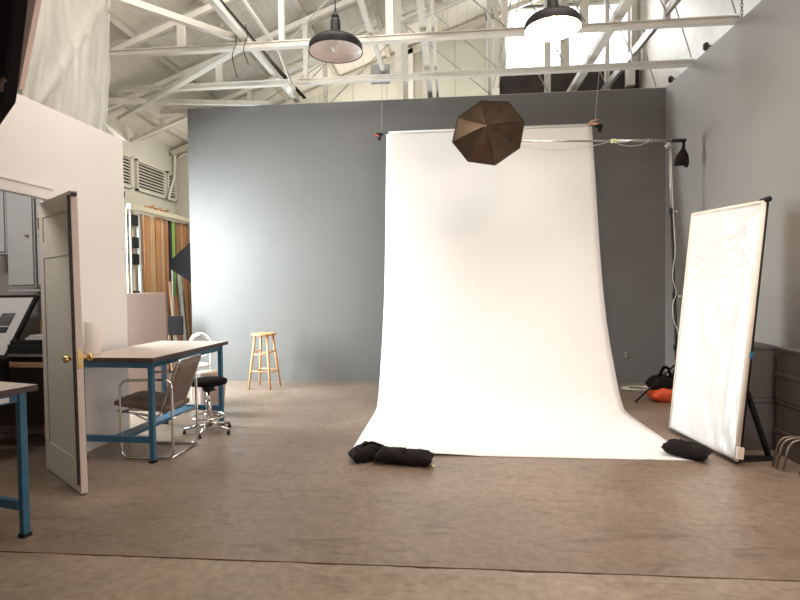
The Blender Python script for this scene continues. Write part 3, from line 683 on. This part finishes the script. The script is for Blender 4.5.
# ================================================================== WORKTABLES
def rotz(org, a):
    R_ = Matrix.Rotation(a, 4, 'Z'); return lambda x, y, z: Vector(org) + (R_ @ Vector((x, y, 0))) + Vector((0, 0, z))
def tb(f, a, b, name, mt, par, bevel=.002):
    (x0,y0,z0),(x1,y1,z1) = a, b
    vs = [f(*p) for p in ((x0,y0,z0),(x1,y0,z0),(x1,y1,z0),(x0,y1,z0),(x0,y0,z1),(x1,y0,z1),(x1,y1,z1),(x0,y1,z1))]
    return MB().add(vs, [(0,3,2,1),(4,5,6,7),(0,1,5,4),(1,2,6,5),(2,3,7,6),(3,0,4,7)]).build(name, mt, par, bevel=bevel)
def worktable(org, ang, w_, l_, hgt, label, frontrail=True, slots=False):
    """org = near right corner on the floor; x runs left (negative), y runs away"""
    f = rotz(org, ang); t = thing('worktable', org, label, 'table')
    tb(f, (-w_+.003, .003, hgt-.03), (-.003, l_-.003, hgt), 'tabletop', m_top, t)
    for a, b in (((-w_, 0, hgt-.034), (0, .004, hgt-.001)), ((-w_, l_-.004, hgt-.034), (0, l_, hgt-.001)), ((-.004, .004, hgt-.034), (0, l_-.004, hgt-.001)), ((-w_, .004, hgt-.034), (-w_+.004, l_-.004, hgt-.001))):
        tb(f, a, b, 'edge_strip', m_edge, t, 0)
    L_ = .038; i = .04
    for x in (-i-L_, -w_+i):
        for y in (i, l_-i-L_):
            lg = tb(f, (x, y, .02), (x+L_, y+L_, hgt-.034), 'leg', m_blue, t)
            tb(f, (x-.006, y-.006, 0), (x+L_+.006, y+L_+.006, .02), 'foot', m_blackp, lg)
    ap = hgt-.034
    tb(f, (-w_+i+L_, i+.01, ap-.055), (-i-L_, i+.04, ap), 'apron', m_blue, t)
    tb(f, (-w_+i+L_, l_-i-.04, ap-.055), (-i-L_, l_-i-.01, ap), 'apron', m_blue, t)
    a = tb(f, (-i-.04, i+L_, ap-.055), (-i-.01, l_-i-L_, ap), 'apron', m_blue, t)
    tb(f, (-w_+i+.01, i+L_, ap-.055), (-w_+i+.04, l_-i-L_, ap), 'apron', m_blue, t)
    tb(f, (-w_+i+L_, i+.01, .155), (-i-L_, i+.045, .205), 'stretcher', m_blue, t)
    tb(f, (-w_+i+L_, l_-i-.045, .155), (-i-L_, l_-i-.01, .205), 'stretcher', m_blue, t)
    tb(f, (-w_/2-.07, i+.045, .165), (-w_/2+.05, l_-i-.045, .195), 'stretcher', m_blue, t)
    if slots:
        for k in range(5): 
            x0 = -.13-.13*k
            tb(f, (x0-.10, l_-i-.01, ap-.05), (x0, l_-i-.006, ap-.015), 'label_plate', m_white_pl, a, 0)
            if k < 5: tb(f, (-i-.01, l_-.13-.13*k-.09, ap-.045), (-i-.006, l_-.13-.13*k, ap-.018), 'label_plate', m_white_pl, a, 0)
    return t
worktable((-2.32, 3.95, 0), -math.radians(3.2), .74, 1.26, .85, 'blue steel worktable with cream top beside the white partition')
# near table: far right corner at (-2.336, 2.80)
an = -math.atan2(.092, .336)
fx = Vector((-2.336, 2.80, 0)); dl = Matrix.Rotation(an, 3, 'Z') @ Vector((0, 1.0, 0))
worktable(fx - dl*.80, an, .70, .80, .86, 'blue steel worktable cut off at the left edge of the photo', slots=True)

# paper towel roll on the table
o = MB().lathe([(.02, 0), (.058, .002), (.06, .006), (.06, .272), (.058, .277), (.02, .278)], (-2.965, 4.16, .851), 28).build('paper_roll', m_paperw, smooth=True)
tag(o, 'upright roll of white paper on the worktable behind the door knob', 'paper roll')

# ================================================================== CHROME CHAIR
ch = thing('armchair', (-2.43, 4.3, 0), 'brown padded armchair with chrome tube loops tucked under the worktable', 'chair')
for y in (4.085, 4.50):
    sx = 0.0
    pts = rounded([(-2.66, y, .012), (-2.66, y, .645), (-2.22, y, .655), (-2.215, y, .012)], .07, 6, closed=True)
    MB().tube(pts, .011, 10, closed=True).build('side_loop', m_chrome, ch, smooth=True)
MB().tube([(-2.23, 4.085, .012), (-2.23, 4.50, .012)], .009, 8).build('cross_bar', m_chrome, ch, smooth=True)
MB().tube([(-2.225, 4.085, .33), (-2.225, 4.50, .33)], .009, 8).tube([(-2.66, 4.085, .38), (-2.66, 4.50, .38)], .009, 8).build('cross_bar', m_chrome, ch, smooth=True)
def slabmesh(P00, P10, P11, P01, nrm_, th, n=10, puff=.02):
    P00, P10, P11, P01, nrm_ = map(Vector, (P00, P10, P11, P01, nrm_)); vs = []; fs = []
    for s in (1, -1):
        for j in range(n+1):
            for i in range(n+1):
                u, v = i/n, j/n; p = P00.lerp(P10, u).lerp(P01.lerp(P11, u), v)
                e = (1-abs(2*u-1)**6)*(1-abs(2*v-1)**6)
                vs.append(p + nrm_*s*(th/2*(.45+.55*e**.5) + (puff*e if s > 0 else 0)))
    K = (n+1)**2
    for j in range(n):
        for i in range(n):
            a = j*(n+1)+i; fs.append((a, a+1, a+n+2, a+n+1)); fs.append((K+a, K+a+n+1, K+a+n+2, K+a+1))
    ring = [i for i in range(n)] + [n + j*(n+1) for j in range(n)] + [n*(n+1)+n-i for i in range(n)] + [(n-j)*(n+1) for j in range(n)]
    for k in range(len(ring)): a, b = ring[k], ring[(k+1) % len(ring)]; fs.append((a, K+a, K+b, b))
    return MB().add(vs, fs)
slabmesh((-2.73, 4.11, .455), (-2.27, 4.11, .40), (-2.27, 4.475, .40), (-2.73, 4.475, .455), (.1, 0, 1), .075, puff=.02).build('seat', m_brownp, ch, smooth=True)
slabmesh((-2.33, 4.11, .38), (-2.33, 4.475, .38), (-2.165, 4.475, .80), (-2.165, 4.11, .80), (-.93, 0, .36), .055, puff=.012).build('backrest', m_brownp, ch, smooth=True)
pts = rounded([(-2.70, 4.10, .395), (-2.34, 4.10, .345), (-2.155, 4.10, .81), (-2.155, 4.485, .81), (-2.34, 4.485, .345), (-2.70, 4.485, .395)], .04)
MB().tube(pts, .009, 8).build('seat_frame', m_chrome, ch, smooth=True)
MB().tube([(-2.58, 4.12, .37), (-2.50, 4.2, .29), (-2.44, 4.12, .35)], .006, 6).build('under_brace', m_chrome, ch)

ch.location.x -= .03

# ================================================================== BLACK SWIVEL STOOL
st = thing('swivel_stool', (-2.33, 4.90, 0), 'black round swivel stool with chrome foot ring at the table end', 'stool')
cx, cy = -2.325, 4.90
MB().lathe([(.02, 0), (.14, .0), (.172, .008), (.178, .03), (.17, .048), (.14, .058), (.02, .06)], (cx, cy, .46), 36).build('seat', m_black, st, smooth=True)
MB().lathe([(.05, 0), (.06, .03), (.06, .06)], (cx, cy, .40), 16).tube([(cx+.03, cy, .42), (cx+.09, cy-.02, .41)], .006, 6).build('seat_mount', m_blackp, st)
MB().lathe([(.016, .16), (.016, .32), (.016, .40)], (cx, cy, 0), 14).build('piston', m_chrome, st, smooth=True)
MB().lathe([(.028, .06), (.028, .30), (.022, .31)], (cx, cy, 0), 18).build('column', m_chrome, st, smooth=True)
rg = MB().tube([(cx+.15*math.cos(a), cy+.15*math.sin(a), .155) for a in [i*math.pi/16 for i in range(32)]], .009, 8, closed=True)
for k in range(3):
    a = .4+k*2.094; rg.tube([(cx, cy, .17), (cx+.15*math.cos(a), cy+.15*math.sin(a), .155)], .007, 6)
rg.build('foot_ring', m_chrome, st, smooth=True)
for k in range(5):
    a = math.radians(-15+72*k); e = Vector((cx+.225*math.cos(a), cy+.225*math.sin(a), .045))
    lg = MB().tube([(cx, cy, .085), e], [.02, .012], 8).build('leg', m_chrome, st, smooth=True)
    MB().lathe([(.016, 0), (.018, .01), (.01, .035)], (e.x, e.y, 0), 12).build('caster', m_blackp, lg, smooth=True)

# ================================================================== WOODEN STOOL
ws = thing('wooden_stool', (-2.68, 7.15, 0), 'honey coloured round wooden bar stool against the grey wall', 'stool')
cx, cy, H = -2.565, 7.13, .76
MB().lathe([(.02, 0), (.155, 0), (.168, .006), (.17, .022), (.164, .032), (.13, .035), (.02, .032)], (cx, cy, H-.035), 40).build('seat', m_stool, ws, smooth=True)
legs = []
for k in range(4):
    a = math.radians(38+90*k); tp = Vector((cx+.125*math.cos(a), cy+.125*math.sin(a), H-.03)); bt = Vector((cx+.225*math.cos(a), cy+.225*math.sin(a), 0))
    legs.append((tp, bt)); MB().tube([bt, bt.lerp(tp, .5), tp], [.013, .018, .016], 12).build('leg', m_stool, ws, smooth=True)
for k in range(4):
    for z in ((.22, .50) if k % 2 else (.24, .47)):
        p = [l[1].lerp(l[0], z/(H-.03)) for l in (legs[k], legs[(k+1) % 4])]
        MB().tube(p, .0095, 8).build('rung', m_stool, ws, smooth=True)

# ================================================================== THINGS BEHIND THE TABLE
cbn = thing('brown_panel', (-3.5, 5.77, 0), 'plain brown divider panel standing beyond the end of the partition', 'panel')
MB().box((-3.80, 5.75, .02), (-3.205, 5.785, 1.345)).build('body', m_brown, cbn, bevel=.006)
MB().box((-3.79, 5.70, 0), (-3.215, 5.83, .02)).build('foot', m_edge, cbn)
o = thing('wire_back_chair', (-2.98, 6.35, 0), 'white chair with a round wire back peeping over the worktable', 'chair')
cx, cy = -3.08, 6.30
for r_ in (.145, .12): MB().tube([(cx+r_*math.cos(a), cy, .69+r_*math.sin(a)) for a in [i*math.pi/16 for i in range(32)]], .008, 8, closed=True).build('back_ring', m_white_pl if r_ > .13 else m_chrome, o, smooth=True)
for a in range(3): MB().tube([(cx-.10+.1*a, cy, .60), (cx-.05+.05*a, cy, .84)], .004, 6).build('back_wire', m_chrome, o)
MB().lathe([(.02, 0), (.17, 0), (.18, .015), (.17, .03), (.02, .03)], (cx, cy-.18, .44), 28).build('seat', m_white_pl, o, smooth=True)
for sx in (-1, 1):
    MB().tube([(cx+sx*.12, cy, .0), (cx+sx*.13, cy, .68)], .01, 8).build('leg', m_white_pl, o)
    MB().tube([(cx+sx*.14, cy-.32, .0), (cx+sx*.12, cy-.28, .44)], .01, 8).build('leg', m_white_pl, o)
o = thing('waste_bin', (-2.62, 5.5, 0), 'pinkish beige round bin on the floor behind the black stool', 'bin')
MB().lathe([(.02, 0), (.115, 0), (.145, .36), (.15, .365), (.145, .37), (.14, .36), (.11, .02), (.02, .02)], (-2.62, 5.62, 0), 28).build('bucket', m_pink, o, smooth=True)
MB().lathe([(.02, 0), (.09, 0), (.12, .09), (.125, .10), (.02, .11)], (-2.66, 5.62, .37), 28).build('lid', m_beige, o, smooth=True)

# ================================================================== LUMBER RACK (far left)
rk = thing('lumber_rack', (-4.72, 8.5, 0), 'white rail rack holding upright lumber along the far left wall', 'rack')
MB().box((-4.63, 7.3, 2.555), (-4.57, 9.3, 2.625)).build('rail', m_creamb, rk)
for y in (7.33, 9.25): MB().box((-4.61, y-.012, 0), (-4.585, y+.012, 2.56)).build('post', m_box2, rk)
random.seed(11)
cols = [(7.62,.05,m_paleb,'pale grey-green'),(7.69,.05,woods[2],'dark brown'),(7.80,.12,woods[0],'orange brown'),(7.95,.13,woods[1],'tan'),(8.10,.12,woods[0],'orange brown'),(8.24,.10,woods[1],'tan'),(8.38,.10,woods[3],'reddish'),(8.52,.06,m_dark,'black'),(8.60,.09,m_green,'bright green'),(8.74,.13,woods[2],'dark brown'),(8.88,.10,woods[0],'orange brown'),(9.0,.10,woods[3],'reddish'),(9.12,.08,woods[2],'dark brown')]
desc = {0:'beside the black clips',1:'behind the brown panel',2:'leftmost of the wide boards',3:'second wide board',4:'third wide board',5:'fourth wide board',6:'just left of the black slot',7:'left of the green board',8:'between brown boards',9:'right of the green board',10:'second right of the green board',11:'third right of the green board',12:'at the corner end of the rack'}
for i, (y, wd, mt, cn) in enumerate(cols):
    lean = random.uniform(-.03, .03); tp = 2.52 + random.uniform(-.02, .03); 
    b = MB().bar((-4.64+random.uniform(-.01, .02), y+lean*.5, 0), (-4.675, y+wd*.5+lean*-.5, min(tp, 2.72)), .032, wd, up=(0,1,0))
    tag(b.build('lumber_board', mt, bevel=.002), 'upright %s board in the rack, %s' % (cn, desc[i]), 'board', 'boards in the lumber rack')
for i, (y, hgt, mt) in enumerate(((8.33, 1.5, woods[1]), (8.48, 1.25, woods[3]), (8.63, 1.62, m_paleb), (8.78, 1.35, woods[2]), (8.18, 1.0, woods[1]))):
    b = MB().bar((-4.45, y-.02, 0), (-4.575, y+.02, hgt), .03, .07, up=(0,1,0))
    tag(b.build('lumber_offcut', mt, bevel=.002), ['tall tan offcut leaning before the rack', 'short reddish offcut leaning before the rack', 'tallest pale offcut leaning before the rack', 'dark brown offcut leaning near the corner', 'shortest tan offcut leaning before the rack'][i], 'offcut', 'short offcuts leaning at the rack')
for i, z in enumerate((1.2, 1.75, 2.0, 2.33)):
    b = MB().box((-4.70, 7.42, z), (-4.64, 7.60, z+.16)).build('black_bracket', m_blackp, bevel=.005)
    tag(b, ['lowest', 'second lowest', 'second highest', 'highest'][i] + ' black block on the cream post beside the partition edge', 'block', 'black blocks on the post')
o = MB().box((-4.72, 7.40, 0), (-4.70, 7.58, 2.59)).build('cream_panel', m_creamb); tag(o, 'narrow cream upright panel with black blocks beside the partition', 'panel')
b = MB().box((-4.99, 7.45, 2.79), (-4.93, 7.74, 3.0-.12)).build('wall_box', m_blackp); tag(b, 'dark wall box under the narrow louvre vent', 'box')
for i in range(6):
    b = MB().bar((-4.615+.01*(i % 3), 7.75+.11*i, 2.642), (-4.60, 7.84+.11*i, 2.655+.02*(i % 2)), .03, .03)
    tag(b.build('wood_scrap', woods[(0, 3, 2)[i % 3]]), ['first', 'second', 'third', 'fourth', 'fifth', 'sixth'][i] + ' wood scrap from the left on top of the rack rail', 'scrap', 'wood scraps on the rack rail')
# monitor on a stand, grip softbox
mn = thing('small_monitor', (-4.0, 7.6, 0), 'small black flag panel on a thin stand between the brown panel and the grey wall', 'monitor')
MB().bar((-3.945, 7.3, .72), (-3.945, 7.3, .99), .25, .03, up=(0,1,0)).build('panel', m_black, mn, bevel=.006)
MB().tube([(-3.945, 7.33, 0.03), (-3.945, 7.33, .9)], .012, 8).build('pole', m_steel, mn)
MB().lathe([(.02, 0), (.15, 0), (.15, .015), (.02, .03)], (-3.945, 7.33, 0), 20).build('base', m_blackp, mn)
sbx = thing('strip_softbox', (-4.2, 8.1, 0), 'black pyramid softbox on a stand, half hidden behind the grey wall edge', 'softbox')
ap = Vector((-4.52, 8.1, 1.76)); R4 = [Vector((-3.95, 7.9, 2.13)), Vector((-3.95, 8.4, 2.13)), Vector((-3.9, 8.4, 1.42)), Vector((-3.9, 7.9, 1.42))]
sm = [ap + (p-ap)*.18 for p in R4]
MB().add(sm+R4, [(0,1,5,4),(1,2,6,5),(2,3,7,6),(3,0,4,7),(3,2,1,0)]).build('cover', m_black, sbx)
MB().add([p+Vector((.001,0,0)) for p in R4], [(0,1,2,3)]).build('diffuser', m_diff, sbx)
MB().tube([(-4.4, 8.1, 0.02), (-4.4, 8.1, 1.7)], .014, 8).build('pole', m_steel, sbx)
for a in (90, 210, 330): MB().tube([(-4.4, 8.1, .35), (-4.4+.2*math.cos(math.radians(a)), 8.1+.3*math.sin(math.radians(a)), .01)], .009, 6).build('leg', m_blackp, sbx)

# ================================================================== OFFICE CONTENTS
yb = 4.74
def cupboard(x0, x1, z0, z1, label, knob):
    t = thing('wall_cabinet', ((x0+x1)/2, yb, z0), label, 'cabinet', 'white wall cabinets in the office')
    MB().box((x0, yb-.32, z0), (x1, yb, z1)).build('body', m_cab, t, bevel=.003)
    dd = MB().box((x0+.006, yb-.34, z0+.02), (x1-.008, yb-.32, z1-.01)).build('door', m_cab, t, bevel=.004)
    kx = x1-.05 if knob > 0 else x0+.05
    MB().lathe([(.006, 0), (.006, .015), (.014, .02), (.012, .03), (.003, .034)], (kx, yb-.34, z0+.46), 14, axis=(0,-1,0)).build('knob', m_steel, dd, smooth=True)
cupboard(-3.93, -3.675, 1.42, 2.45, 'tall white wall cabinet with knob at its right edge', 1)
cupboard(-3.645, -3.38, 1.42, 2.45, 'white wall cabinet half covered by the open door', -1)
cupboard(-4.20, -3.945, 1.72, 2.45, 'short white wall cabinet at the left edge of the photo', 1)
o = MB().box((-3.935, yb-.33, 1.385), (-3.36, yb, 1.40)).build('wall_shelf', m_cab); tag(o, 'thin white shelf under the office wall cabinets', 'shelf')
dk = thing('office_desk', (-3.9, 4.5, 0), 'wooden desk top seen through the doorway, dark underneath', 'desk')
MB().box((-4.7, 4.15, .74), (-3.24, 4.745, .78)).build('desktop', m_desk, dk, bevel=.003)
MB().box((-4.68, 4.2, 0), (-4.62, 4.7, .74)).build('side_panel', m_edge, dk); MB().box((-3.32, 4.2, 0), (-3.26, 4.7, .74)).build('side_panel', m_edge, dk)
MB().box((-4.6, 4.66, .1), (-3.34, 4.68, .72)).build('back_panel', m_edge, dk)
pr_ = thing('printer', (-3.6, 4.42, .78), 'black printer on the office desk with papers on top', 'printer')
MB().box((-3.78, 4.2, .785), (-3.36, 4.6, .93)).build('body', m_blackp, pr_, bevel=.01)
MB().box((-3.74, 4.16, .83), (-3.42, 4.2, .85)).build('paper_tray', m_steel, pr_)
MB().box((-3.77, 4.22, .93), (-3.38, 4.6, .965)).build('scanner_lid', m_blackp, pr_, bevel=.006)
for i in range(3):
    o = MB().box((-3.66+.02*i, 4.26, .966+.014*i), (-3.48-.01*i, 4.5, .976+.014*i)).build('paper_stack', m_white_pl)
    tag(o, ['bottom', 'middle', 'top'][i] + ' sheaf of white paper on the black printer', 'paper', 'papers on the printer')
# leaning framed print
fp = thing('framed_print', (-4.0, 4.2, .78), 'framed grey landscape print leaning on the desk at the left edge', 'picture')
tl = math.radians(12); f_ = lambda x, z, y=0: Vector((x + .15*(z-.0)/.45, 4.28 + .15*z/.5 + y, .83 + z))
def fbox(x0, x1, z0, z1, y0, y1, name, mt):
    vs = [f_(x, z, y) for z in (z0, z1) for x, y in ((x0,y0),(x1,y0),(x1,y1),(x0,y1))]
    return MB().add(vs, [(0,3,2,1),(4,5,6,7),(0,1,5,4),(1,2,6,5),(2,3,7,6),(3,0,4,7)]).build(name, mt, fp)
fbox(-4.50, -3.875, 0, .50, 0, .02, 'mount', m_white_pl)
fbox(-3.875, -3.84, -.01, .51, -.006, .025, 'frame_side', m_blackp); fbox(-4.53, -3.875, -.02, 0, -.006, .025, 'frame_rail', m_blackp); fbox(-4.53, -3.875, .50, .52, -.006, .025, 'frame_rail', m_blackp)
m_photo = mat('grey_photo_sky', (0.14, 0.14, 0.14), 0.5, var=0.5, scale=5, stretch=(1, 1, 4)); m_photo2 = mat('grey_photo_land', (0.04, 0.04, 0.04), 0.5, var=0.6, scale=9, stretch=(1, 1, 5))
fbox(-4.16, -3.97, .19, .24, -.003, 0, 'photo_land', m_photo2); fbox(-4.10, -3.97, .25, .36, -.003, 0, 'photo_sky', m_photo)
oc2 = thing('office_chair', (-3.7, 3.95, 0), 'black office chair in the shadows behind the doorway', 'chair')
slabmesh((-4.12, 4.02, .55), (-3.62, 4.02, .55), (-3.66, 4.07, .83), (-4.08, 4.07, .83), (0, -1, 0), .07).build('backrest', m_black, oc2, smooth=True)
slabmesh((-4.10, 3.55, .47), (-3.64, 3.55, .47), (-3.64, 4.0, .47), (-4.10, 4.0, .47), (0, 0, 1), .08).build('seat', m_black, oc2, smooth=True)
MB().lathe([(.03, .06), (.03, .43)], (-3.87, 3.78, 0), 12).build('column', m_blackp, oc2)
for k in range(5):
    a = math.radians(20+72*k); MB().tube([(-3.87, 3.78, .09), (-3.87+.27*math.cos(a), 3.78+.27*math.sin(a), .035)], [.025, .016], 8).build('leg', m_blackp, oc2)

# ================================================================== PLASTIC SHEETING
vs = []; fs = []; nu, nv = 60, 50
TLp, TRp, BLp, BRp = Vector((-3.36, 4.02, 4.35)), Vector((-3.36, 5.08, 4.35)), Vector((-3.30, 3.80, 2.84)), Vector((-3.30, 4.93, 2.80))
for j in range(nv+1):
    for i in range(nu+1):
        u, v = i/nu, j/nv
        p = TLp.lerp(TRp, u).lerp(BLp.lerp(BRp, u), v)
        p.x += .05*math.sin(u*8+v*2) * (.4+v*.6) + .05*noise.noise(Vector((u*5, v*2.5, 1))) + .02*noise.noise(Vector((u*22, v*4, 1))) + .04*math.exp(-((u-(.95-.75*v))/.05)**2)
        p.y += .035*noise.noise(Vector((3, v*4, u)))
        vs.append(p)
for j in range(nv):
    for i in range(nu): a = j*(nu+1)+i; fs.append((a, a+1, a+nu+2, a+nu+1))
o = MB().add(vs, fs).build('plastic_sheet', m_sheet, smooth=True); tag(o, 'translucent plastic sheeting hanging above the left partition', 'plastic sheet')
vs = [(-3.30, 4.86, 3.0), (-3.18, 5.12, 2.84), (-3.12, 4.97, 2.83), (-3.14, 4.80, 2.83), (-3.2, 4.84, 2.93)]
o = MB().add(vs, [(0, 4, 3), (0, 1, 4), (4, 1, 2), (4, 2, 3)]).build('plastic_flap', m_sheet); tag(o, 'small folded flap of plastic lying over the partition corner', 'plastic flap')
s_ = o.modifiers.new('s', 'SOLIDIFY'); s_.thickness = .004

# ================================================================== NEAR BLACK SOFTBOX (upper left)
nb = thing('large_softbox', (-2.6, 2.6, 2.4), 'big black softbox cut off by the upper left corner of the photo', 'softbox')
def prismy(pts, y0, y1):
    n = len(pts); return MB().add([(x, y0, z) for x, z in pts]+[(x, y1, z) for x, z in pts], [tuple(range(n)), tuple(range(2*n-1, n-1, -1))]+[(i, i+n, (i+1) % n+n, (i+1) % n) for i in range(n)])
prismy([(-2.081, 3.3), (-2.225, 2.415), (-2.235, 2.37), (-2.62, 1.9), (-3.0, 1.9), (-3.0, 3.3)], 2.50, 2.60).build('cover', m_black, nb, bevel=.02)
prismy([(-2.03, 3.3), (-2.112, 2.917), (-2.228, 2.45), (-2.4, 2.7), (-2.98, 2.9), (-2.98, 3.3)], 2.605, 2.64).build('diffuser', m_diffp, nb)
MB().tube([(-2.24, 2.5, 2.40), (-2.225, 2.49, 2.44), (-2.21, 2.5, 2.46)], .012, 8).build('corner_pocket', m_edge, nb)
MB().lathe([(.07, 0), (.07, .25)], (-2.8, 2.5, 2.7), 16, axis=(0,-1,0)).build('flash_head', m_blackp, nb)
MB().tube([(-2.8, 2.4, 2.7), (-2.8, 2.4, rz(-2.8)-.01)], .0135, 8).build('hanging_pole', m_blackp, nb)

# ================================================================== PENDANT LAMPS
def pendant(x, y, z, lit, label):
    """z = rim height"""
    t = thing('pendant_lamp', (x, y, z), label, 'lamp', 'black enamel pendant lamps')
    outer = [(.034, .27), (.040, .255), (.045, .15), (.052, .125), (.06, .128), (.09, .124), (.15, .11), (.195, .085), (.216, .06), (.222, .045), (.222, 0.0)]
    inner = [(.218, 0.0), (.218, .033), (.20, .05), (.145, .083), (.08, .104), (.001, .108)]
    MB().lathe(outer, (x, y, z), 48, caps=False).build('shade', m_blackm, t, smooth=True)
    MB().lathe(inner, (x, y, z), 48, caps=False).build('shade_lining', m_enamelin, t, smooth=True)
    MB().lathe([(.222, 0), (.226, -.004), (.218, 0)], (x, y, z), 48, caps=False).build('rim', m_blackm, t, smooth=True)
    nk = MB().lathe([(.034, .27), (.028, .30), (.012, .32), (.008, .36)], (x, y, z), 20).build('neck', m_blackm, t, smooth=True)
    MB().tube([(x, y, z+.35), (x, y, 5.0)], .005, 8).build('cord', m_blackp, t)
    MB().lathe([(.001, -.0), (.03, .01), (.038, .035), (.03, .06), (.016, .085), (.015, .105)], (x, y, z), 20).build('bulb', m_glow if lit else m_bulb, t, smooth=True)
    if lit:
        d_ = bpy.data.lights.new('bulb_light', 'POINT'); d_.energy = 26; d_.color = (1, .8, .55); d_.shadow_soft_size = .04
        l = bpy.data.objects.new('bulb_light', d_); C.objects.link(l); l.parent = t; l.location = (0, 0, -.02)
pendant(-.92, 4.4, 3.345, False, 'unlit black dome pendant lamp hanging left of the octagonal softbox')
pendant(.845, 4.4, 3.43, True, 'glowing black dome pendant lamp hanging before the bright window')
